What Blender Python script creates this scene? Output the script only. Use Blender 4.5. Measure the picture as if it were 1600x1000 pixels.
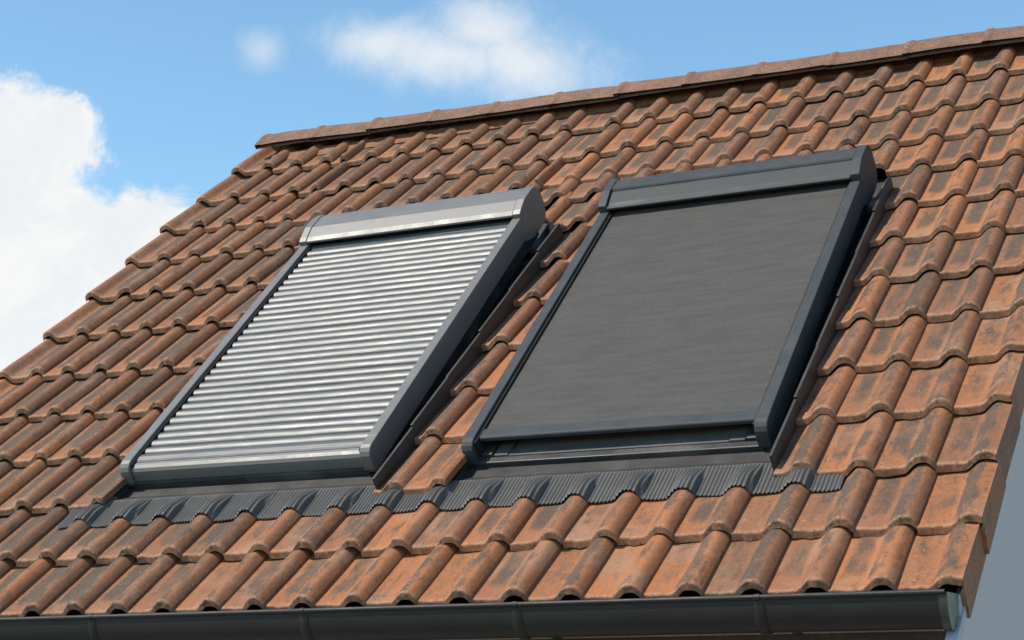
import bpy, math, random
from mathutils import Matrix, Vector
random.seed(7)
scene = bpy.context.scene
for o in list(bpy.data.objects): bpy.data.objects.remove(o)
R = math.radians
ZE = 4.5                                   # height of the eave above the ground
PITCH = R(40.0)
CP, SP = math.cos(PITCH), math.sin(PITCH)
TW, TG = 0.205, 0.3404                     # cover width and gauge of one tile

# ------------------------------------------------------------------ camera
cam = bpy.data.cameras.new('camera'); camo = bpy.data.objects.new('camera', cam)
scene.collection.objects.link(camo); scene.camera = camo
cam.sensor_width = 36.0; cam.lens = 36.0 * 2849 / 1600
cam.clip_start = 0.05; cam.clip_end = 3000
cx = Vector((0.891546, -0.089322, -0.444035)); cup = Vector((0.0, -0.980358, 0.197223)).normalized()
cy = cup.cross(cx)                          # eave, up and depth directions seen in camera axes (x right, y down, z forward)
if cy.z < 0: cy = -cy
right = Vector((cx.x, cy.x, cup.x)); down = Vector((cx.y, cy.y, cup.y)); fwd = Vector((cx.z, cy.z, cup.z))
cm = Matrix((right, -down, -fwd)).transposed().to_4x4()
CAM = Vector((1.455, -5.394, ZE - 0.277))
cm.translation = CAM
camo.matrix_world = cm

# ------------------------------------------------------------------ sun and sky
RX, RV, RN = Vector((1, 0, 0)), Vector((0, CP, SP)), Vector((0, -SP, CP))
SUN = (RN * 1.0 + RV * 0.20 - RX * 0.50).normalized()       # direction towards the sun
sun = bpy.data.lights.new('sun', 'SUN'); suno = bpy.data.objects.new('sun', sun)
scene.collection.objects.link(suno)
sun.energy = 5.0; sun.angle = R(0.53); sun.color = (1.0, 0.92, 0.80)
suno.rotation_euler = (-SUN).to_track_quat('-Z', 'Y').to_euler()
suno.location = SUN * 30

world = bpy.data.worlds.new('World'); scene.world = world; world.use_nodes = True
wt = world.node_tree; wn = wt.nodes; wl = wt.links
for n in list(wn): wn.remove(n)
def wnode(t, **k):
    n = wn.new(t)
    for a, b in k.items(): setattr(n, a, b)
    return n
def wmath(op, a, b=None, clamp=False):
    n = wnode('ShaderNodeMath', operation=op, use_clamp=clamp)
    for i, v in enumerate((a, b)):
        if v is None: continue
        if isinstance(v, (int, float)): n.inputs[i].default_value = v
        else: wl.new(v, n.inputs[i])
    return n.outputs[0]
sky = wnode('ShaderNodeTexSky', sky_type='NISHITA'); sky.sun_disc = False
sky.sun_elevation = math.asin(SUN.z); sky.sun_rotation = math.atan2(SUN.x, SUN.y)
sky.altitude = 300; sky.air_density = 1.0; sky.dust_density = 0.0; sky.ozone_density = 0.8
tc = wnode('ShaderNodeTexCoord'); DIR = tc.outputs['Generated']
def pixdir(px, py):
    return (right * ((px - 800) / 2849) + down * ((py - 500) / 2849) + fwd).normalized()
def ramp01(val, lo, hi):
    n = wnode('ShaderNodeMapRange', interpolation_type='SMOOTHSTEP'); wl.new(val, n.inputs[0])
    n.inputs[1].default_value = lo; n.inputs[2].default_value = hi
    return n.outputs[0]
def wnoise(scale, detail, rough, dist=0.0):
    n = wnode('ShaderNodeTexNoise'); wl.new(DIR, n.inputs['Vector'])
    n.inputs['Scale'].default_value = scale; n.inputs['Detail'].default_value = detail
    n.inputs['Roughness'].default_value = rough; n.inputs['Distortion'].default_value = dist
    return n.outputs['Fac']
def puff(px, py, a, b, tilt=0.0):
    """soft ellipse round one direction of the sky: 1 in the middle, 0 at its rim, negative outside"""
    c = pixdir(px, py); h = Vector((0, 0, 1)).cross(c).normalized() * -1; v = h.cross(c) * -1
    if v.z < 0: v = -v
    ct, st = math.cos(tilt), math.sin(tilt)
    e1, e2 = h * ct + v * st, v * ct - h * st
    sub = wnode('ShaderNodeVectorMath', operation='SUBTRACT'); wl.new(DIR, sub.inputs[0]); sub.inputs[1].default_value = c
    acc = None
    for e, r in ((e1, a), (e2, b)):
        d = wnode('ShaderNodeVectorMath', operation='DOT_PRODUCT'); wl.new(sub.outputs[0], d.inputs[0])
        d.inputs[1].default_value = e / (r / 2849)
        q = wmath('POWER', wmath('ABSOLUTE', d.outputs['Value']), 2.0)
        acc = q if acc is None else wmath('ADD', acc, q)
    return wmath('SUBTRACT', 1.0, wmath('SQRT', acc))
n_big = wnoise(16, 7, 0.55, 0.5); n_fine = wnoise(60, 8, 0.66, 0.5)
edge = wmath('ADD', wmath('MULTIPLY', wmath('SUBTRACT', n_big, 0.5), 0.9), wmath('MULTIPLY', wmath('SUBTRACT', n_fine, 0.5), 0.75))
def union(ps):
    acc = None
    for p in ps: acc = p if acc is None else wmath('MAXIMUM', acc, p)
    return acc
heap = union([puff(30, 235, 150, 120), puff(90, 200, 75, 75), puff(20, 470, 330, 170), puff(235, 365, 120, 90), puff(60, 360, 200, 110)])
cloud1 = ramp01(wmath('ADD', heap, edge), 0.0, 0.34)
veil = union([puff(820, 95, 165, 72, R(-14)), puff(690, 85, 210, 60, R(-4)), puff(755, 50, 110, 60), puff(590, 70, 120, 50)])
cloud2 = wmath('MULTIPLY', ramp01(wmath('ADD', veil, wmath('MULTIPLY', edge, 1.25)), -0.25, 1.05), 0.78)
wisp = wmath('MULTIPLY', ramp01(wmath('ADD', puff(412, 78, 48, 46), wmath('MULTIPLY', edge, 1.0)), -0.1, 1.2), 0.5)
# the same broken cumulus over the rest of the sky, away from the part looked at
far = wnode('ShaderNodeVectorMath', operation='DOT_PRODUCT'); wl.new(DIR, far.inputs[0]); far.inputs[1].default_value = fwd
away = ramp01(far.outputs['Value'], 0.93, 0.80)
gen = wmath('MULTIPLY', ramp01(wnoise(3.2, 8, 0.55, 0.3), 0.60, 0.72), away)
cover = wmath('MAXIMUM', wmath('MAXIMUM', cloud1, cloud2), wmath('MAXIMUM', wisp, gen))
shade = ramp01(wnoise(22, 6, 0.6, 0.6), 0.36, 0.62)
ccol = wnode('ShaderNodeMixRGB'); wl.new(shade, ccol.inputs[0])
ccol.inputs[1].default_value = (5.3, 5.5, 5.65, 1); ccol.inputs[2].default_value = (5.8, 5.85, 5.85, 1)
mix = wnode('ShaderNodeMixRGB'); wl.new(cover, mix.inputs[0]); tint = wnode('ShaderNodeMixRGB', blend_type='MULTIPLY'); tint.inputs[0].default_value = 1.0; wl.new(sky.outputs[0], tint.inputs[1]); tint.inputs[2].default_value = (1.02, 1.26, 1.24, 1); wl.new(tint.outputs[0], mix.inputs[1]); wl.new(ccol.outputs[0], mix.inputs[2])
bg = wnode('ShaderNodeBackground'); bg.inputs['Strength'].default_value = 0.15
out = wnode('ShaderNodeOutputWorld'); wl.new(mix.outputs[0], bg.inputs['Color']); wl.new(bg.outputs[0], out.inputs['Surface'])

scene.render.engine = 'CYCLES'
scene.view_settings.view_transform = 'Standard'; scene.view_settings.look = 'None'
scene.view_settings.exposure = 0.10; scene.view_settings.gamma = 1.0

# ------------------------------------------------------------------ helpers
def link(o, parent=None):
    scene.collection.objects.link(o)
    if parent is not None: o.parent = parent
    return o
class MB:
    """collects faces of one mesh"""
    def __init__(s): s.v, s.f, s.sm = [], [], []
    def face(s, pts, smooth=False):
        b = len(s.v); s.v += [tuple(p) for p in pts]; s.f.append(tuple(range(b, b + len(pts)))); s.sm.append(smooth)
    def grid(s, rows, smooth=True, flip=False):
        """rows: list of equally long point lists, sharing vertices"""
        b = len(s.v); m = len(rows[0])
        for r in rows: s.v += [tuple(p) for p in r]
        for i in range(len(rows) - 1):
            for j in range(m - 1):
                q = (b + i * m + j, b + i * m + j + 1, b + (i + 1) * m + j + 1, b + (i + 1) * m + j)
                s.f.append(q[::-1] if flip else q); s.sm.append(smooth)
    def box(s, x0, x1, y0, y1, z0, z1):
        P = [(x0, y0, z0), (x1, y0, z0), (x1, y1, z0), (x0, y1, z0), (x0, y0, z1), (x1, y0, z1), (x1, y1, z1), (x0, y1, z1)]
        b = len(s.v); s.v += P
        for q in ((0, 3, 2, 1), (4, 5, 6, 7), (0, 1, 5, 4), (1, 2, 6, 5), (2, 3, 7, 6), (3, 0, 4, 7)):
            s.f.append(tuple(b + i for i in q)); s.sm.append(False)
    def extrude(s, prof, x0, x1, smooth=False, caps=True):
        """closed (y, z) outline swept along x"""
        k = len(prof); b = len(s.v)
        s.v += [(x0, y, z) for y, z in prof] + [(x1, y, z) for y, z in prof]
        for i in range(k):
            j = (i + 1) % k
            s.f.append((b + i, b + j, b + k + j, b + k + i)); s.sm.append(smooth)
        if caps:
            c0 = len(s.v); s.v += [(x0, y, z) for y, z in prof] + [(x1, y, z) for y, z in prof]
            s.f.append(tuple(range(c0 + k - 1, c0 - 1, -1))); s.sm.append(False)
            s.f.append(tuple(range(c0 + k, c0 + 2 * k))); s.sm.append(False)
    def mesh(s, name, mat, bevel=None):
        import bmesh
        me = bpy.data.meshes.new(name); me.from_pydata(s.v, [], s.f)
        me.polygons.foreach_set('use_smooth', s.sm); me.materials.append(mat)
        bm = bmesh.new(); bm.from_mesh(me)
        if bevel: bmesh.ops.remove_doubles(bm, verts=bm.verts, dist=1e-5)
        bmesh.ops.recalc_face_normals(bm, faces=bm.faces); bm.to_mesh(me); bm.free()
        me.update(); return me
    def build(s, name, mat, parent=None, bevel=None):
        o = link(bpy.data.objects.new(name, s.mesh(name, mat, bevel)), parent)
        if bevel:
            m = o.modifiers.new('bevel', 'BEVEL'); m.width = bevel; m.segments = 2; m.limit_method = 'ANGLE'; m.angle_limit = R(35)
        return o

def arc(cy, cz, r, a0, a1, n):
    return [(cy + r * math.cos(R(a0 + (a1 - a0) * i / n)), cz + r * math.sin(R(a0 + (a1 - a0) * i / n))) for i in range(n + 1)]
def smooth01(t):
    t = max(0.0, min(1.0, t)); return t * t * (3 - 2 * t)
def lerp_tab(xs, ys, x):
    if x <= xs[0]: return ys[0]
    for i in range(len(xs) - 1):
        if x <= xs[i + 1]: return ys[i] + (ys[i + 1] - ys[i]) * (x - xs[i]) / (xs[i + 1] - xs[i])
    return ys[-1]

# ------------------------------------------------------------------ materials
class NT:
    def __init__(s, name):
        s.m = bpy.data.materials.new(name); s.m.use_nodes = True; s.t = s.m.node_tree
        s.b = s.t.nodes['Principled BSDF']; s.tc = s.t.nodes.new('ShaderNodeTexCoord')
    def n(s, t, **k):
        q = s.t.nodes.new(t)
        for a, b in k.items(): setattr(q, a, b)
        return q
    def put(s, sock, v):
        if isinstance(v, bpy.types.NodeSocket): s.t.links.new(v, sock)
        elif isinstance(v, tuple) and len(v) == 3 and sock.type == 'RGBA': sock.default_value = (*v, 1)
        else: sock.default_value = v
    def math(s, op, a, b=0.0, clamp=False):
        q = s.n('ShaderNodeMath', operation=op, use_clamp=clamp); s.put(q.inputs[0], a); s.put(q.inputs[1], b); return q.outputs[0]
    def vec(s, op, a, b):
        q = s.n('ShaderNodeVectorMath', operation=op); s.put(q.inputs[0], a); s.put(q.inputs[1], b); return q.outputs[0]
    def noise(s, vec, scale, detail=4, rough=0.55, dist=0.0):
        q = s.n('ShaderNodeTexNoise'); s.put(q.inputs['Vector'], vec); q.inputs['Scale'].default_value = scale
        q.inputs['Detail'].default_value = detail; q.inputs['Roughness'].default_value = rough; q.inputs['Distortion'].default_value = dist
        return q.outputs['Fac']
    def step(s, v, lo, hi, a=0.0, b=1.0):
        q = s.n('ShaderNodeMapRange', interpolation_type='SMOOTHSTEP'); s.put(q.inputs[0], v)
        for i, x in ((1, lo), (2, hi), (3, a), (4, b)): s.put(q.inputs[i], x)
        return q.outputs[0]
    def mix(s, f, a, b, mode='MIX'):
        q = s.n('ShaderNodeMixRGB', blend_type=mode); s.put(q.inputs[0], f); s.put(q.inputs[1], a); s.put(q.inputs[2], b); return q.outputs[0]
    def bump(s, h, strength, dist):
        q = s.n('ShaderNodeBump'); q.inputs['Strength'].default_value = strength; q.inputs['Distance'].default_value = dist
        s.put(q.inputs['Height'], h); s.put(s.b.inputs['Normal'], q.outputs[0])
    def scaled(s, vec, k):
        return s.vec('MULTIPLY', vec, k)

def tile_material():
    t = NT('weathered_clay'); oi = t.n('ShaderNodeObjectInfo'); O = t.tc.outputs['Object']
    sp = t.n('ShaderNodeSeparateXYZ'); t.put(sp.inputs[0], O); x, y, z = sp.outputs
    oc = t.n('ShaderNodeSeparateColor'); t.put(oc.inputs[0], oi.outputs['Color'])   # red: how dirty, green: pan patch, blue: hue
    dirty, patch, hue = oc.outputs
    rnd = t.n('ShaderNodeCombineXYZ'); t.put(rnd.inputs[0], t.math('MULTIPLY', oi.outputs['Random'], 37.0)); t.put(rnd.inputs[1], t.math('MULTIPLY', oi.outputs['Random'], 91.0))
    t.put(rnd.inputs[2], t.math('MULTIPLY', oi.outputs['Random'], 53.0))
    P = t.vec('ADD', O, rnd.outputs[0])
    Ps = t.vec('ADD', t.scaled(O, (1.0, 0.33, 1.0)), rnd.outputs[0])                 # drawn out along the slope
    n1 = t.noise(P, 9, 5, 0.6); n2 = t.noise(P, 38, 6, 0.65, 0.3); n3 = t.noise(P, 240, 3, 0.6); ns = t.noise(Ps, 26, 6, 0.62, 0.4)
    n0 = t.noise(P, 4, 2, 0.5)
    clay = t.mix(t.step(t.math('ADD', t.math('MULTIPLY', n1, 0.6), t.math('MULTIPLY', hue, 0.5)), 0.30, 0.75), (0.265, 0.108, 0.052), (0.360, 0.132, 0.048))
    clay = t.mix(t.step(n0, 0.50, 0.72), clay, (0.32, 0.165, 0.095))
    pale = t.mix(t.math('MULTIPLY', t.step(n2, 0.50, 0.74), 0.6), clay, (0.35, 0.195, 0.118))
    # soot and algae: a streak on the flank of the roll, a patch on the pan, both with ragged edges
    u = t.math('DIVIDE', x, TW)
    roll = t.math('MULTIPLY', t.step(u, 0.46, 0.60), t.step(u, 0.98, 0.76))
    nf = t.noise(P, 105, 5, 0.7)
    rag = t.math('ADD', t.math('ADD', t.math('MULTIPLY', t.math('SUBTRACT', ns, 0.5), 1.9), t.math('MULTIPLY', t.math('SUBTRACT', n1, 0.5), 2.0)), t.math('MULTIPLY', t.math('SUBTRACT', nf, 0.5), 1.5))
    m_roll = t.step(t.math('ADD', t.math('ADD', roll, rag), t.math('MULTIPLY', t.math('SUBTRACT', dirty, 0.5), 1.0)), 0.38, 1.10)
    pan = t.math('MULTIPLY', t.math('MULTIPLY', t.step(u, 0.03, 0.22), t.step(u, 0.56, 0.40)), t.math('MULTIPLY', t.step(y, 0.03, 0.13), t.step(y, 0.40, 0.33)))
    m_pan = t.math('MULTIPLY', t.step(t.math('ADD', t.math('MULTIPLY', pan, t.math('ADD', patch, 0.25)), t.math('MULTIPLY', rag, 0.6)), 0.15, 1.0), 1.0)
    grime = t.step(t.math('ADD', t.math('ADD', t.math('MULTIPLY', n2, 0.6), t.math('MULTIPLY', nf, 0.4)), t.math('MULTIPLY', t.math('SUBTRACT', dirty, 0.5), 0.35)), 0.38, 0.62)
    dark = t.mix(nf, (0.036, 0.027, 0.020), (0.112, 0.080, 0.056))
    col = t.mix(t.math('MULTIPLY', grime, 0.60), pale, (0.120, 0.066, 0.041))
    col = t.mix(t.math('MULTIPLY', m_pan, 0.88), col, dark)
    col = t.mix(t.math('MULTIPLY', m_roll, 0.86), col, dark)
    col = t.mix(t.math('MULTIPLY', t.math('MULTIPLY', t.step(ns, 0.53, 0.68), t.step(nf, 0.36, 0.58)), 0.72), col, dark)   # soot washed down the slope
    # worn arrises: clay shows again along the front edge
    fr = t.math('MULTIPLY', t.step(y, 0.026, 0.004), t.step(t.noise(P, 60, 4, 0.6), 0.35, 0.6))
    col = t.mix(t.math('MULTIPLY', fr, 0.75), col, (0.38, 0.205, 0.12))
    ft = t.math('MULTIPLY', t.step(y, 0.001, -0.003), t.step(n2, 0.35, 0.62))
    col = t.mix(t.math('MULTIPLY', ft, 0.55), col, (0.20, 0.112, 0.066))
    # lichen specks and dark pits
    spk = t.step(t.noise(P, 150, 2, 0.5), 0.64, 0.71)
    col = t.mix(t.math('MULTIPLY', t.math('MULTIPLY', spk, t.step(n1, 0.4, 0.6)), 0.5), col, (0.46, 0.43, 0.34))
    col = t.mix(t.math('MULTIPLY', t.step(t.noise(P, 130, 2, 0.5), 0.34, 0.27), 0.6), col, (0.05, 0.038, 0.03))
    col = t.mix(0.55, col, t.mix(t.math('ADD', t.math('MULTIPLY', n3, 0.5), t.math('MULTIPLY', nf, 0.5)), (0.05, 0.05, 0.05), (1.95, 1.95, 1.95)), 'MULTIPLY')
    t.put(t.b.inputs['Base Color'], col); t.b.inputs['Roughness'].default_value = 0.78
    t.b.inputs['Specular IOR Level'].default_value = 0.35
    t.bump(t.math('ADD', t.math('MULTIPLY', n2, 1.0), t.math('MULTIPLY', n3, 0.6)), 0.8, 0.005)
    return t.m

def paint(name, col, rough=0.4, metal=0.0, spec=0.5, dust=0.25, grain=0.0, dustcol=(0.3, 0.28, 0.25)):
    t = NT(name); O = t.tc.outputs['Object']
    n1 = t.noise(O, 7, 6, 0.6); n2 = t.noise(O, 90, 4, 0.6)
    d = t.math('MULTIPLY', t.step(t.math('ADD', t.math('MULTIPLY', n1, 0.7), t.math('MULTIPLY', n2, 0.3)), 0.42, 0.75), dust)
    t.put(t.b.inputs['Base Color'], t.mix(d, col, dustcol))
    t.put(t.b.inputs['Roughness'], t.step(t.math('ADD', n1, t.math('MULTIPLY', n2, 0.4)), 0.3, 1.0, rough - 0.07, rough + 0.16))
    t.b.inputs['Metallic'].default_value = metal; t.b.inputs['Specular IOR Level'].default_value = spec
    if grain: t.bump(t.noise(O, 420, 2, 0.5), grain, 0.001)
    return t.m

def fabric_material():
    t = NT('screen_fabric'); O = t.tc.outputs['Object']
    lo = t.noise(t.scaled(O, (1.0, 6.0, 1.0)), 4.0, 8, 0.72, 0.2); hi = t.noise(t.scaled(O, (1.0, 2.6, 1.0)), 120, 4, 0.7)
    w1 = t.n('ShaderNodeTexWave', wave_type='BANDS', bands_direction='X'); w2 = t.n('ShaderNodeTexWave', wave_type='BANDS', bands_direction='Y')
    for w in (w1, w2):
        t.put(w.inputs['Vector'], O); w.inputs['Scale'].default_value = 130; w.inputs['Distortion'].default_value = 0.6; w.inputs['Detail'].default_value = 1
    weave = t.math('MULTIPLY', w1.outputs['Fac'], w2.outputs['Fac'])
    fine = t.noise(O, 310, 2, 0.6)
    v = t.math('ADD', t.math('ADD', t.math('MULTIPLY', lo, 0.40), t.math('MULTIPLY', hi, 0.60)), t.math('ADD', t.math('MULTIPLY', fine, 0.35), t.math('MULTIPLY', weave, 0.15)))
    t.put(t.b.inputs['Base Color'], t.mix(t.step(v, 0.35, 1.05), (0.016, 0.0152, 0.0142), (0.098, 0.091, 0.083)))
    t.b.inputs['Roughness'].default_value = 0.7; t.b.inputs['Specular IOR Level'].default_value = 0.3
    t.bump(t.math('ADD', weave, fine), 0.35, 0.001)
    return t.m

def slat_material():
    t = NT('brushed_slat'); oi = t.n('ShaderNodeObjectInfo'); O = t.tc.outputs['Object']
    P = t.vec('ADD', t.scaled(O, (0.25, 1.0, 1.0)), oi.outputs['Location'])
    n1 = t.noise(P, 14, 5, 0.6, 0.3); n2 = t.noise(t.scaled(P, (1.0, 8.0, 8.0)), 30, 3, 0.6)
    t.put(t.b.inputs['Base Color'], t.mix(n1, (0.102, 0.102, 0.102), (0.162, 0.161, 0.159)))
    t.put(t.b.inputs['Roughness'], t.step(t.math('ADD', n1, t.math('MULTIPLY', n2, 0.5)), 0.3, 1.1, 0.40, 0.56))
    t.b.inputs['Metallic'].default_value = 0.5
    t.bump(t.math('ADD', n1, t.math('MULTIPLY', n2, 0.2)), 0.25, 0.01)
    return t.m

def glass_material():
    t = NT('window_glass'); t.b.inputs['Base Color'].default_value = (0.15, 0.152, 0.145, 1)
    t.b.inputs['Roughness'].default_value = 0.04; t.b.inputs['Specular IOR Level'].default_value = 0.8
    return t.m

def render_wall_material():
    t = NT('grey_render'); O = t.tc.outputs['Object']
    n = t.noise(O, 1.6, 6, 0.6); f = t.noise(O, 160, 3, 0.6)
    t.put(t.b.inputs['Base Color'], t.mix(n, (0.56, 0.485, 0.455), (0.61, 0.53, 0.50))); t.b.inputs['Roughness'].default_value = 0.9
    t.bump(f, 0.3, 0.003)
    return t.m

def bounce_ground_material():  # unseen ground, its tone picked for warm bounce on gutter and gable
    t = NT('bounce_ground'); O = t.tc.outputs['Object']
    t.put(t.b.inputs['Base Color'], t.mix(t.noise(O, 0.6, 8, 0.65), (0.13, 0.115, 0.10), (0.20, 0.18, 0.155))); t.b.inputs['Roughness'].default_value = 0.95
    return t.m

M_TILE = tile_material()
def ridge_material():
    t = NT('weathered_ridge_clay'); O = t.tc.outputs['Object']; oi = t.n('ShaderNodeObjectInfo')
    P = t.vec('ADD', O, t.vec('MULTIPLY', oi.outputs['Location'], (3.0, 5.0, 7.0)))
    a, b, c = t.noise(P, 12, 5, 0.6), t.noise(P, 60, 6, 0.7), t.noise(P, 160, 2, 0.5)
    col = t.mix(t.step(a, 0.3, 0.7), (0.140, 0.068, 0.042), (0.225, 0.105, 0.060))
    col = t.mix(t.math('MULTIPLY', t.step(b, 0.42, 0.7), 0.7), col, (0.085, 0.056, 0.040))
    col = t.mix(t.math('MULTIPLY', t.step(c, 0.60, 0.70), 0.7), col, (0.40, 0.32, 0.23))
    t.put(t.b.inputs['Base Color'], col); t.b.inputs['Roughness'].default_value = 0.85
    t.bump(b, 0.5, 0.004)
    return t.m
M_RIDGE = ridge_material()
M_ALU = paint('grey_aluminium', (0.142, 0.135, 0.127), 0.34, 0.0, 0.42, 0.10, 0.04)
M_ALU_SIDE = M_ALU
M_ANTH = paint('anthracite_aluminium', (0.047, 0.051, 0.053), 0.46, 0.0, 0.16, 0.08, 0.05)
M_FRAME = paint('dark_window_frame', (0.028, 0.030, 0.032), 0.45, 0.0, 0.4, 0.25)
M_FLASH = paint('grey_flashing', (0.036, 0.033, 0.030), 0.45, 0.0, 0.5, 0.4, 0.1, (0.085, 0.082, 0.078))
M_APRON = paint('corrugated_apron', (0.085, 0.078, 0.070), 0.46, 0.0, 0.4, 0.5, 0.1, (0.12, 0.117, 0.112))
M_GUTTER = paint('gutter_zinc', (0.011, 0.0095, 0.008), 0.5, 0.1, 0.5, 0.5, 0.05, (0.024, 0.019, 0.014))
M_DECK = paint('roof_underlay', (0.025, 0.022, 0.02), 0.9)
M_BROWN = paint('shade_brown_wood', (0.045, 0.027, 0.017), 0.7)  # fascia tone has the shade under the gutter put into it
M_BARGE = paint('grey_painted_board', (0.42, 0.41, 0.43), 0.6, 0, 0.4, 0.4)
M_WALL = render_wall_material()
M_SLAT = slat_material(); M_FABRIC = fabric_material(); M_GLASS = glass_material(); M_BOUNCE_GROUND = bounce_ground_material()
M_SASH = paint('sash_grey', (0.07, 0.069, 0.066), 0.55, 0.0, 0.3, 0.3)
M_BLACK = paint('rubber_and_shade_black', (0.012, 0.012, 0.012), 0.7, 0, 0.3, 0.1)  # rubber seals, also painted shade in hood slot and side channel

# ------------------------------------------------------------------ ground
g = MB(); g.face([(-900, -900, 0), (900, -900, 0), (900, 900, 0), (-900, 900, 0)])
ground = g.build('ground', M_BOUNCE_GROUND); ground['kind'] = 'structure'

# ------------------------------------------------------------------ house
house = link(bpy.data.objects.new('house', None)); house['category'] = 'house'; house['kind'] = 'thing'
house['label'] = 'house with weathered orange clay tile roof, dark gutter and grey rendered gable'
SR = 4.50                                     # slope length up to the ridge
XL, XR = -4.98, 0.205
YR, ZR = SR * CP, SR * SP
def roof_pt(x, s, n): return Vector((x, 0, ZE)) + RV * s + RN * n
RM = Matrix((RX, RV, RN)).transposed().to_4x4(); RM.translation = (0, 0, ZE)

w = MB()                                      # walls: front, back and two gables
zw = ZE - 0.14
yf, yb = 0.10, 2 * YR - 0.10
def rake(y): return ZE + min(y, 2 * YR - y) * math.tan(PITCH) - 0.135
for xa in (0.15, -4.70):
    w.face([(xa, yf, 0), (xa, yb, 0), (xa, yb, rake(yb)), (xa, YR, rake(YR)), (xa, yf, rake(yf))])
w.face([(0.15, yf, 0), (-4.70, yf, 0), (-4.70, yf, rake(yf)), (0.15, yf, rake(yf))])
w.face([(0.15, yb, 0), (-4.70, yb, 0), (-4.70, yb, rake(yb)), (0.15, yb, rake(yb))])
w.build('wall', M_WALL, house)
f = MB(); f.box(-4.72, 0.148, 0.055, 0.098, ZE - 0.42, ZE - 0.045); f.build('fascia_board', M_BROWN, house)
f = MB(); f.extrude([(-0.25, -0.094), (SR - 0.02, -0.094), (SR - 0.02, -0.062), (-0.25, -0.062)], 0.152, 0.187)
b = f.build('barge_board', M_BARGE, house); b.matrix_local = RM

d = MB(); d.box(-4.84, 0.148, 0.03, SR - 0.03, -0.115, -0.085)
slope = d.build('roof_slope', M_DECK, house); slope.matrix_local = RM
RB = Matrix((-RX, Vector((0, -CP, SP)), Vector((0, SP, CP)))).transposed().to_4x4(); RB.translation = (0, 2 * YR, ZE)
d = MB(); d.box(-0.148, 4.66, -0.1, SR, -0.09, 0.0)
rear = d.build('rear_roof_slope', M_TILE, house); rear.matrix_local = RB; rear.color = (0.6, 0.3, 0.5, 1)

# ------------------------------------------------------------------ tiles
TH = 0.0255
CREST = 0.039
def prof(q):
    """height of the tile's upper face across its width, q = 0 at the pan's left edge, 1 at the roll's foot"""
    if q < 0: return 0.0
    z = -0.0015 * math.sin(math.pi * min(q / 0.5, 1))
    if q > 0.50:
        if q < 0.78: z += CREST * (0.55 * smooth01((q - 0.49) / 0.29) + 0.45 * math.sin(math.pi / 2 * (q - 0.50) / 0.28))
        elif q <= 0.84: z += CREST
        else:
            k = (q - 0.84) / 0.17; z += CREST * (1.0 - 0.72 * k ** 2.2)
    return z
def prof_verge(q):
    if q < 0.78: return prof(q)
    return CREST * (1.0 - 0.22 * smooth01((q - 0.78) / 0.22))
def prof_left(q):
    """left verge: a second roll left of the pan, q from -0.5"""
    if q >= 0.10: return prof(q)
    if q < -0.20: return CREST * 0.97 * math.sqrt(max(0.0, 1 - ((q + 0.20) / 0.255) ** 2))
    return CREST * 0.97 * (1 - smooth01((q + 0.20) / 0.24))
QS = [0, .06, .16, .28, .40, .48, .53, .58, .63, .68, .73, .78, .83, .88, .92, .96, .99, 1.01]
tile_cache = {}
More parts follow.
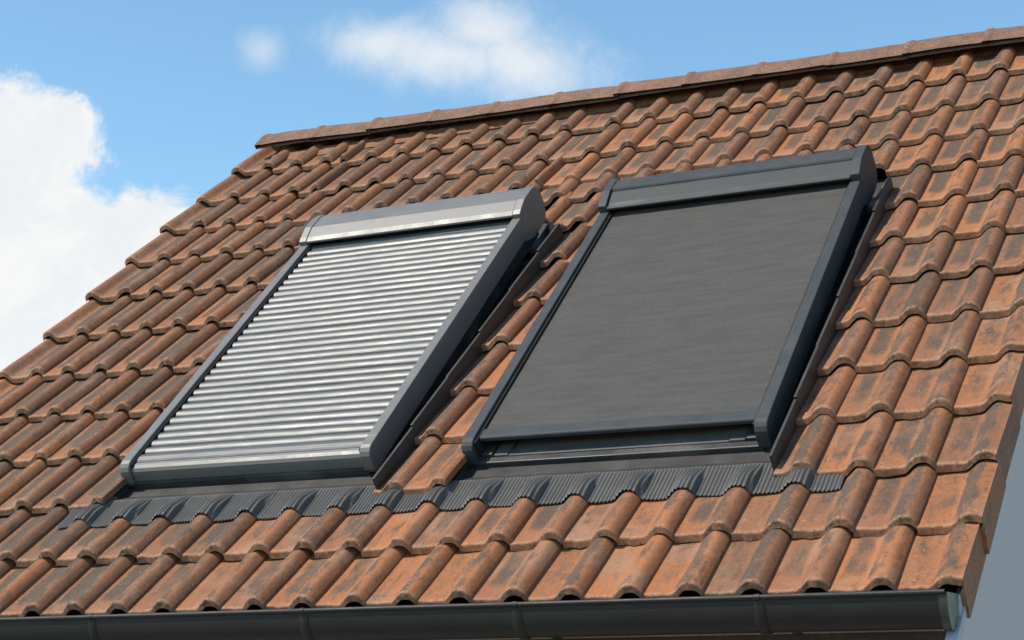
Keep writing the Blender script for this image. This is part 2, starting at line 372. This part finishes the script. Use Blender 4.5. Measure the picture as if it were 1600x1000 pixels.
def tile_mesh(kind, q0, q1, var, L=TG + 0.075):
    key = (kind, round(q0, 2), round(q1, 2), var, round(L, 3))
    if key in tile_cache: return tile_cache[key]
    rr = random.Random(hash((kind, int(q0 * 100), int(q1 * 100), var)) & 0xffff)
    fn = {'mid': prof, 'verge': prof_verge, 'left': prof_left}[kind]
    qs = [q for q in QS if q0 + 0.015 < q < q1 - 0.015]
    if kind == 'left': qs = [-.42, -.38, -.33, -.27, -.20, -.14, -.08, -.03, .02] + [q for q in qs if q > 0.03]
    qs = [q0] + qs + [q1]
    w1, w2, w3 = (rr.uniform(-1, 1) for _ in range(3))
    def wob(q, y): return 0.0012 * math.sin(5 * q + 9 * y + w1 * 3) + 0.0008 * w2 * math.sin(23 * y + w3)
    chip = rr.uniform(0.05, 0.95); bite = rr.choice((0, 0, 0.004, 0.009))
    def fr(q): return 0.0022 * math.sin(7 * q + w2 * 4) + 0.0012 * math.sin(19 * q + w3 * 5) + bite * math.exp(-((q - chip) / 0.06) ** 2)    # uneven front line
    m = MB()
    rows = []
    for y, dz in ((0.0, -0.0062), (0.0010, -0.0032), (0.0028, -0.0012), (0.006, -0.0003), (0.016, 0.0), (0.10, 0.0), (min(0.22, L - 0.03), 0.0), (L, 0.0)):
        rows.append([(q * TW, y + (fr(q) if y < 0.02 else 0), fn(q) + dz + wob(q, y)) for q in qs])
    m.grid(rows)
    drop = lambda q: -TH - 0.0025 * math.sin(math.pi * min(max(q, 0) / 0.5, 1)) if q < 0.5 else -TH
    front = [[(q * TW, fr(q), fn(q) - 0.0062 + wob(q, 0)) for q in qs], [(q * TW, fr(q) - 0.0035, fn(q) + drop(q)) for q in qs]]
    m.grid(front, True, True)
    under = [[(q * TW, fr(q) - 0.0035, fn(q) + drop(q)) for q in qs], [(q * TW, 0.16, fn(q) - TH + 0.002) for q in qs]]
    m.grid(under, True)
    for q, e in ((qs[0], 0), (qs[-1], -1)):                    # side faces
        z1 = -TH if not (kind == 'verge' and e == -1) else -0.105
        top = [r[e] for r in rows]
        if z1 < -0.05:
            sx = 0.002 if e == -1 else -0.002; ed = q * TW
            a = [(ed + sx, y, z) for _, y, z in top]
            m.grid([[(ed, y, z) for _, y, z in top], a], False)
            bot = [(ed + sx, -0.004 + (p[1] - 0) * 0.93, z1 + 0.004 * w1 + 0.0185 * (p[1] / TG)) for p in a]
            m.grid([a, bot], False)
            inn = [(ed - math.copysign(0.014, sx), p[1], p[2]) for p in bot]; m.grid([bot, inn], False)
            up = [(p[0], p[1], -TH) for p in inn]; m.grid([inn, up], False)
            m.face([a[0], bot[0], inn[0], up[0], (ed, 0, fn(q) - TH)])
        else:
            if kind == 'left' and e == 0: m.grid([[(x + 0.004, y + 0.012, z - TH * 0.5) for x, y, z in top], [(x + 0.004, y + 0.012, -0.075) for x, y, z in top]], False)
            m.grid([top, [(x, y, max(z - TH, -TH)) if e == -1 else (x, y, z - TH) for x, y, z in top]], False)
    me = m.mesh('roof_tile', M_TILE); tile_cache[key] = me
    return me

UN = [0, 4, 10.2, 14, 19, 24]
ROWS = [  # front edge of each course, in gauges above the eave, read at the columns UN
    [.05, .04, .01, -.03, -.02, -.02], [.97, .98, .95, .98, 1.0, 1.02], [1.97, 1.98, 2.05, 2.07, 2.11, 2.18],
    [3.0, 3.02, 3.12, 3.17, 3.24, 3.32], [4.0, 4.02, 4.2, 4.25, 4.33, 4.5], [4.97, 5.02, 5.25, 5.35, 5.47, 5.64],
    [5.98, 6.05, 6.4, 6.55, 6.72, 6.82], [6.98, 7.05, 7.45, 7.65, 7.86, 8.04], [7.97, 8.05, 8.52, 8.8, 9.03, 9.22],
    [8.98, 9.1, 9.5, 9.6, 9.6, 9.6]]
UPPER = [[9.95, 10.03, 10.17, 10.1, 10.05, 10.40], [10.96, 11.0, 11.12, 11.11, 11.15, 11.46], [12.0, 12.1, 12.2, 12.24, 12.29, 12.60]]
RIDGE_V = [13.2, 13.25, 13.35, 13.4, 13.5, 13.6]
def v_low(k, u): return lerp_tab(UN, ROWS[k], u)
def v_up(i, u): return lerp_tab(UN, UPPER[i], u) if i < 3 else lerp_tab(UN, RIDGE_V, u)
def u_col(n, k, v):
    if k == 0: return n + (0.05 if n < 12 else -0.03)
    if k == 9: return n
    far = 1 - 0.09 * max(0, n - 20) * v / 9
    return n - far * ({7: 0.7, 8: 0.35}.get(k, 1.0) if n < 14 else 1.0) * smooth01((n - 3) / 9) * (0.0031 * v * n + (0.13 if n > 3 else 0))
WIN_L = dict(x0=-3.460, s0=0.940, n0=0.075, W=1.222, L=1.766, th=0.051)
WIN_R = dict(x0=-1.838, s0=0.948, n0=0.065, W=1.218, L=1.748, th=0.045)
HOLES = [(WIN_L['x0'] + 0.012, -2.150), (WIN_R['x0'] + 0.012, -0.553)]

row1_cols = []
def place_tile(u0, u1, v, gauge, field, k, last=False, first=False):
    d = u0 - u1
    kind = 'verge' if last else ('left' if first else 'mid')
    sx = d if d >= 0.5 else 1.0
    q0, q1 = 0.0, 1.01
    if d < 0.5: q1 = d + 0.02
    if last: q1 = 1.0
    if first: q0 = -0.44
    x = -u0 * TW
    spans = [(q0, q1)]
    if field == 'low' and 2 <= k and v < 8.72:
        for ha, hb in HOLES:
            if k == 8: hb -= 0.17 if hb < -2 else 0.06
            qa, qb = (ha - x) / (TW * sx), (hb - x) / (TW * sx)
            new = []
            for a, b in spans:
                if b <= qa or a >= qb: new.append((a, b)); continue
                if a < qa: new.append((a, qa))
                if b > qb: new.append((qb, b))
            spans = new
    for a, b in spans:
        if b - a < 0.07: continue
        a, b = round(a, 2), round(b, 2)
        short = k == 1 and field == 'low' and -3.56 < x < -0.46
        me = tile_mesh(kind, a, b, random.randrange(9), 0.278 if short else TG + 0.075)
        o = bpy.data.objects.new('verge_tile' if kind != 'mid' else 'roof_tile', me); link(o, slope)
        lift = 0.006 if (k == 2 and field == 'low' and -2.2 < x < -1.8) else 0.0
        o.location = (x + random.uniform(-.0015, .0015), v * TG + random.uniform(-.003, .003), lift + random.uniform(-.0012, .0018))
        o.rotation_euler = (-(0.0345 / TG) + random.uniform(-.004, .004), random.uniform(-.012, .012), random.uniform(-.009, .009))
        o.scale = (sx, max(gauge, 0.6) if gauge < 1.4 else 1.0, 1.0)
        left = smooth01((u0 - 11) / 6)
        base = 0.42 + 0.16 * left
        o.color = (min(1, max(0, random.gauss(base, 0.11))), min(1, max(0, random.gauss(max(0.30 + 0.55 * left, 0.62 if (field == 'up' or k > 5) else 0.3), 0.20))), random.random(), 1)
for k in range(10):
    for n in range(24, -1, -1):
        if k == 9 and n > 13: continue
        v = v_low(k, n); u0 = u_col(n, k, v); u1 = u_col(n - 1, k, v_low(k, n - 1)) if n > 0 else u0 - 1
        nxt = v_low(k + 1, n) if (k < 8 or (k == 8 and n <= 13)) else v_up(0, n)
        if k == 1: row1_cols.append((u0, u1))
        place_tile(u0, u1, v, nxt - v, 'low', k, last=(n == 0), first=(n == 24))
UPC = [[23.46, 22.38, 21.29, 20.28, 19.30, 18.34, 17.37, 16.41, 15.44, 14.46, 13.46, 12.5, 12.0] + list(range(11, -1, -1)),
       [23.30, 22.24, 21.14, 20.12, 19.40, 18.40, 17.42, 16.44, 15.46, 14.44, 13.45, 12.45, 12.02] + list(range(11, -1, -1)),
       [23.16, 22.11, 21.05, 20.02, 19.45, 18.43, 17.41, 16.40, 15.40, 14.39, 13.38, 12.40, 11.98] + list(range(11, -1, -1))]
for i in range(3):
    for j, u0 in enumerate(UPC[i]):
        u1 = UPC[i][j + 1] if j + 1 < len(UPC[i]) else -1.0
        v = v_up(i, u0); place_tile(u0, u1, v, v_up(i + 1, u0) - v, 'up', i, last=(j == len(UPC[i]) - 1), first=(j == 0))

# ------------------------------------------------------------------ ridge
rb = MB(); rb.box(-4.75, 0.14, SR - 0.10, SR + 0.01, -0.083, -0.045)
ridge = rb.build('ridge_board', M_DECK, house); ridge.matrix_local = RM
def ridge_edge(x): return 4.500 - (x + 4.70) * 0.0385          # slope position of the caps' front edge
def ridge_mesh(var):
    rr = random.Random(var); m = MB()
    sec = [(-0.118, -0.004), (-0.108, 0.012), (-0.060, 0.066), (-0.030, 0.092), (-0.012, 0.102), (0.0, 0.104), (0.012, 0.102), (0.030, 0.092), (0.060, 0.066), (0.108, 0.012), (0.118, -0.004)]
    sec = [(y * 0.97, z * 0.90) for y, z in sec]
    inner = [(y * 0.86, z - 0.018) for y, z in sec]
    L = 0.425
    ring = []
    for x, k in ((0.0, 1.03), (0.004, 1.065), (0.034, 1.07), (0.044, 1.01), (0.060, 1.0), (0.18, 0.99 + rr.uniform(-.01, .01)), (0.30, 0.98), (L, 0.95)):
        ring.append([(x + rr.uniform(-.001, .001), y * k, z * k + 0.003 * math.sin(9 * x + var)) for y, z in sec])
    m.grid(ring, True)
    m.grid([ring[0], [(0.0, y, z) for y, z in inner]], False)
    m.grid([[(0.0, y, z) for y, z in inner], [(L, y, z) for y, z in inner]], True)
    m.grid([ring[-1], [(L, y, z) for y, z in inner]], False)
    return m.mesh('ridge_tile', M_RIDGE)
rmeshes = [ridge_mesh(i) for i in range(5)]
x = -4.77; i = 0
while x < 0.2:
    s = ridge_edge(x); base = roof_pt(0, s, 0.070)
    o = bpy.data.objects.new('ridge_tile', rmeshes[i % 5]); link(o, ridge)
    dzx = -0.0385
    mw = Matrix.Rotation(dzx * CP, 4, 'Z') @ Matrix.Rotation(-dzx * SP, 4, 'Y') @ Matrix.Rotation(random.uniform(-.02, .02), 4, 'X') @ Matrix.Rotation(random.uniform(-.014, .014), 4, 'Y')
    mw.translation = Vector((x, base.y + 0.118, base.z + 0.004 + random.uniform(-.002, .002)))
    o.matrix_local = RM.inverted() @ mw
    o.color = (random.uniform(0.55, 0.9), 0.1, random.random() * 0.3, 1)
    x += 0.402; i += 1

# ------------------------------------------------------------------ gutter
GR = 0.064
gx0, gx1 = -5.05, 0.172
def gz(x): return ZE - 0.010 + (x - 0.17) * 0.0065
mgut = MB(); n = 20
def gutter_ring(x, r, a0=180, a1=360): return [(x, -0.066 + yy, gz(x) + zz * 1.62) for yy, zz in arc(0, 0, r, a0, a1, n)]
xs = [gx0 + (gx1 - gx0) * i / 12 for i in range(13)]
mgut.grid([gutter_ring(x, GR) for x in xs]); mgut.grid([gutter_ring(x, GR - 0.003) for x in xs], True, True)
gut = mgut.build('gutter', M_GUTTER, house)
bead = MB(); bead.grid([[(x, -0.132 + yy, gz(x) + zz) for yy, zz in arc(0, 0, 0.0085, 0, 360, 12)] for x in xs]); bead.build('front_bead', M_GUTTER, gut)
for px in (-2.93, -2.02, -1.21, -0.395):
    c = MB(); c.grid([gutter_ring(px + dx, GR + h) for dx, h in ((-0.012, 0.0005), (-0.010, 0.0025), (0.022, 0.0025), (0.024, 0.0005))])
    c.grid([[(px + dx, -0.132 + yy, gz(px) + zz) for yy, zz in arc(0, 0, 0.0105, 0, 360, 12)] for dx in (-0.006, 0.012)])
    c.build('joint_sleeve', M_GUTTER, gut)
c = MB(); rim = gutter_ring(gx1 + 0.0, GR + 0.003); rim2 = gutter_ring(gx1 + 0.006, GR + 0.003); c.grid([gutter_ring(gx1 - 0.02, GR + 0.003), rim, rim2]); c.face(rim2)
c.build('end_cap', M_FLASH, gut)
c = MB(); c.box(0.150, 0.180, 0.0, 0.05, ZE - 0.075, ZE - 0.012); c.build('batten_end', M_BARGE, house)

# ------------------------------------------------------------------ apron shape shared by both flashings
def tile_height(x):
    u = -x / TW
    for a, b in row1_cols:
        if b < u <= a: return prof((a - u) / (a - b))
    return 0.0
def apron(name, x0, x1, parent, inv, mat):
    m = MB(); step = 0.0150 / 6; nx = int((x1 - x0) / step)
    ss = [0.583, 0.586, 0.60, 0.62, 0.65, 0.68, 0.71, 0.735, 0.752, 0.762]
    rows = []
    for s in ss:
        r = []
        for i in range(nx + 1):
            xx = x0 + i * step; h = tile_height(xx - 0.06 * (s - 0.583))
            fade = 1 - smooth01((s - 0.63) / 0.14) * 0.95
            k = 1.0 if s < 0.753 else 0.0
            lean = 0.35 * h * (s - 0.583) / 0.04                      # ribs splay over the rolls
            rib = (0.0031 * math.sin(2 * math.pi * xx / 0.0150) + 0.0008 * math.sin(xx * 61)) * k
            wav = 0.004 * math.sin(xx * 23 + 1.0) if s < 0.59 else 0
            r.append((xx, s + wav, -0.0165 + h * fade * 1.03 + 0.004 + rib - (0.004 if s == 0.583 else 0)))
        rows.append(r)
    m.grid(rows)
    o = m.build(name, mat, parent); o.matrix_local = inv; return o

# ------------------------------------------------------------------ roof windows
def window_frame(w):
    a = Matrix.Rotation(w['th'], 4, 'X'); a.translation = (w['x0'], w['s0'], w['n0'])
    return RM @ a
def hood_profile(c_extra=0.0):
    """(b, c) outline of the box above the window, from its lip round the top to the back"""
    return [(0.0, 0.009), (0.003, 0.018), (0.030, 0.028), (0.098, 0.046), (0.20, 0.045), (0.236, 0.036), (0.256, 0.014), (0.268, -0.02), (0.270, -0.06), (0.262, -0.10), (0.235, -0.132), (0.20, -0.142), (0.06, -0.138), (0.055, -0.05), (0.034, 0.004)]
def make_window(w, name, label, mat, apron_x, fin_x, fin_s1, blind):
    root = link(bpy.data.objects.new(name, None)); root.matrix_world = window_frame(w)
    root['label'] = label; root['category'] = 'roof window'; root['kind'] = 'thing'; root['group'] = 'roof windows side by side in the tiles'
    inv = window_frame(w).inverted() @ RM                     # roof coordinates inside the window's own
    W, L = w['W'], w['L']; RW = 0.046
    # fixed frame, sash and glass
    f = MB(); f.box(0.03, 0.10, -0.02, L + 0.18, -0.19, -0.075); f.box(W - 0.10, W - 0.03, -0.02, L + 0.18, -0.19, -0.075)
    f.box(0.03, W - 0.03, -0.056, -0.0205, -0.19, -0.088); f.box(0.10, W - 0.10, L + 0.06, L + 0.18, -0.19, -0.08)
    f.build('window_frame', M_FRAME, root, 0.004)
    s = MB(); s.box(0.104, 0.165, -0.018, L + 0.05, -0.15, -0.082); s.box(W - 0.165, W - 0.104, -0.018, L + 0.05, -0.15, -0.082)
    s.box(0.165, W - 0.165, -0.018, 0.020, -0.15, -0.086); s.box(0.165, W - 0.165, L - 0.02, L + 0.05, -0.15, -0.082)
    sash = s.build('sash', M_SASH, root, 0.004)
    gl = MB(); gl.box(0.166, W - 0.166, 0.021, L - 0.021, -0.118, -0.098); gl.build('glass_pane', M_GLASS, sash)
    # side rails with a rounded foot
    foot = [(-0.050, -0.108), (-0.058, -0.090), (-0.058, -0.052), (-0.054, -0.030), (-0.044, -0.014), (-0.030, -0.004), (-0.012, 0.0)]
    rail = [(0.045, -0.105), (0.045, 0.0), (L + 0.03, 0.0), (L + 0.03, -0.105)]
    for x0, x1 in ((0.0, RW), (W - RW, W)):
        m = MB(); m.extrude(rail, x0, x1); r = m.build('side_rail', mat, root, 0.003)
        m = MB(); m.extrude(foot + [(0.044, 0.0015), (0.044, -0.108)], x0 - 0.0015, x1 + 0.0015)
        m.build('rail_end_cap', mat, r, 0.004)
    # inner guide channel (black gasket) next to each rail
    for x0, x1 in ((RW + 0.0005, RW + 0.010), (W - RW - 0.010, W - RW - 0.0005)):
        m = MB(); m.box(x0, x1, -0.03, L + 0.02, -0.075, -0.012); m.build('guide_seal', M_BLACK, root)
    # hood
    hp = [(L + b, c) for b, c in hood_profile()]
    m = MB(); m.extrude(hp, 0.040, W - 0.040); hood = m.build('hood', mat, root, 0.0025)
    m = MB(); m.box(RW + 0.011, W - RW - 0.011, L + 0.036, L + 0.052, -0.07, 0.003); m.build('hood_slot_shade', M_BLACK, hood)  # black strip painted in for the shade inside the hood slot
    if blind == 'fabric':
        m = MB(); m.extrude([(L + 0.110, 0.049), (L + 0.119, 0.058), (L + 0.205, 0.0555), (L + 0.205, 0.044), (L + 0.110, 0.044)], 0.041, W - 0.041); m.build('top_cover', mat, hood, 0.002)
        m = MB(); m.extrude([(L - 0.006, 0.012), (L - 0.004, 0.020), (L + 0.010, 0.024), (L + 0.010, 0.008)], 0.041, W - 0.041); m.build('hood_lip', mat, hood, 0.0015)
    hq = [(L, -0.012)] + hp[1:-2] + [(L - 0.02, -0.112)]
    grow = [(L + 0.125 + (b - L - 0.125) * 1.012, -0.04 + (c + 0.04) * 1.04) for b, c in hq]
    if blind == 'fabric': grow = [(b, c + (0.0105 if c > 0.02 else 0)) for b, c in grow]
    for x0, x1 in ((-0.002, 0.0395), (W - 0.0395, W + 0.002)):
        m = MB(); m.extrude(grow, x0, x1); m.build('hood_end_cap', mat, hood, 0.003)
    if blind == 'slats':
        p = 0.0545; b0 = 0.062; k = 0
        while b0 + p * (k + 1) < L + 0.05:
            m = MB(); base = -0.030
            sec = [(0.001, -0.004)] + [(0.0025 + (p - 0.005) * i / 9, 0.0125 * math.sin(math.pi * (i + 0.6) / 10.2) ** 0.8) for i in range(10)] + [(p - 0.001, -0.003)]
            top = [(y, z) for y, z in sec]; xx = [RW + 0.012 + (W - 2 * RW - 0.024) * i / 6 for i in range(7)]
            wv = [random.uniform(-.0011, .0011) for _ in xx]
            m.grid([[(xq, y, z + wv[i]) for y, z in top] for i, xq in enumerate(xx)])
            m.grid([[(xq, y, z - 0.007 + wv[i]) for y, z in top] for i, xq in enumerate(xx)])
            for e in (0, -1): m.face([(xx[e], y, z + wv[e]) for y, z in top] + [(xx[e], y, z - 0.007 + wv[e]) for y, z in top[::-1]])
            o = m.build('shutter_slat', M_SLAT, root)
            o.location = (0, b0 + p * k, base); o.rotation_euler = (random.uniform(-.035, .035), 0, random.uniform(-.0008, .0008))
            k += 1
        m = MB()
        bar = [(0.060, -0.045)] + [(0.060, -0.024), (0.052, -0.0185), (0.030, -0.014), (0.008, -0.0165), (0.0, -0.022)] + [(0.0, -0.045)]
        m.extrude(bar, RW + 0.011, W - RW - 0.011); m.build('shutter_slat', M_SLAT, root, 0.002)
        m = MB(); fb = [(-0.002, -0.020), (-0.018, -0.0215), (-0.034, -0.028), (-0.043, -0.040), (-0.046, -0.056), (-0.046, -0.088), (-0.036, -0.096), (-0.002, -0.096)]
        m.extrude(fb, RW + 0.003, W - RW - 0.003); m.build('bottom_bar', mat, root, 0.004)
        m = MB(); m.box(RW, W - RW, 0.0, L + 0.02, -0.074, -0.060); m.build('backing_panel', M_BLACK, root)
    else:
        m = MB(); nx, ny = 40, 50
        fx = lambda i: RW + 0.012 + (W - 2 * RW - 0.024) * i / nx; fy = lambda j: 0.050 + (L - 0.015) * j / ny
        def sag(i, j): return -0.0225 - 0.006 * math.sin(math.pi * i / nx) * math.sin(math.pi * j / ny) + 0.0006 * math.sin(i * 0.9 + j * 0.23) * math.sin(j * 0.31)
        m.grid([[(fx(i), fy(j), sag(i, j)) for i in range(nx + 1)] for j in range(ny + 1)])
        m.grid([[(fx(i), fy(j), sag(i, j) - 0.0015) for i in range(nx + 1)] for j in range(ny + 1)])
        m.build('fabric_screen', M_FABRIC, root)
        m = MB(); m.extrude([(0.006, -0.034), (0.006, -0.020), (0.012, -0.0145), (0.064, -0.0145), (0.068, -0.020), (0.068, -0.034)], RW + 0.004, W - RW - 0.004); m.build('pull_bar', mat, root, 0.0025)
    # flashing: apron, sill sheet, stepped side upstand, cover over the head
    ap = apron('flashing_apron', apron_x[0], apron_x[1], root, inv, M_APRON)
    m = MB(); a0, a1 = w['x0'] - 0.055, fin_x + 0.02
    m.grid([[(xq, s_, n_) for xq in (a0, a1)] for s_, n_ in ((0.748, -0.0145), (0.762, -0.0135), (0.83, -0.046), (0.905, -0.049), (0.9055, -0.040))], False)
    o = m.build('sill_sheet', M_FLASH, ap); o.matrix_local = Matrix.Identity(4)
    s0, s1 = 0.715, fin_s1; k = 0; ds = 0.372
    while s0 + k * ds < s1:
        a, b = s0 + k * ds, min(s0 + (k + 1) * ds + 0.03, s1)
        m = MB(); n1 = 0.043 + 0.004 * (k % 2); off = 0.0025 * k * 0.0
        m.extrude([(a, -0.055), (a, n1 + 0.006), (b, n1 - 0.002), (b, -0.055)], fin_x - 0.006 + 0.0016 * (k % 2), fin_x + 0.006 + 0.0016 * (k % 2))
        o = m.build('side_flashing', M_FLASH, root, 0.002); o.matrix_local = inv; k += 1
    m = MB(); m.box(w['x0'] + W - 0.03, fin_x - 0.007, 0.76, fin_s1, -0.075, -0.066); o = m.build('side_channel', M_BLACK, root); o.matrix_local = inv  # black floor carries the casing's shadow in its colour
    m = MB(); m.box(w['x0'] - 0.03, w['x0'] + 0.004, 0.70, fin_s1, -0.06, -0.02); o = m.build('side_flashing', M_FLASH, root); o.matrix_local = inv
    m = MB(); hs = w['s0'] + L + 0.2
    m.box(w['x0'] - 0.02, fin_x, hs - 0.12, 3.12, -0.070, -0.055); o = m.build('head_flashing', M_FLASH, root); o.matrix_local = inv
    return root

make_window(WIN_L, 'roof_window', 'roof window under a closed light grey ribbed metal roller shutter', M_ALU, (-3.62, -2.115), -2.139, 2.86, 'slats')
make_window(WIN_R, 'roof_window', 'roof window under a dark grey fabric sunscreen in blue-grey frame', M_ANTH, (-2.110, -0.300), -0.560, 2.93, 'fabric')
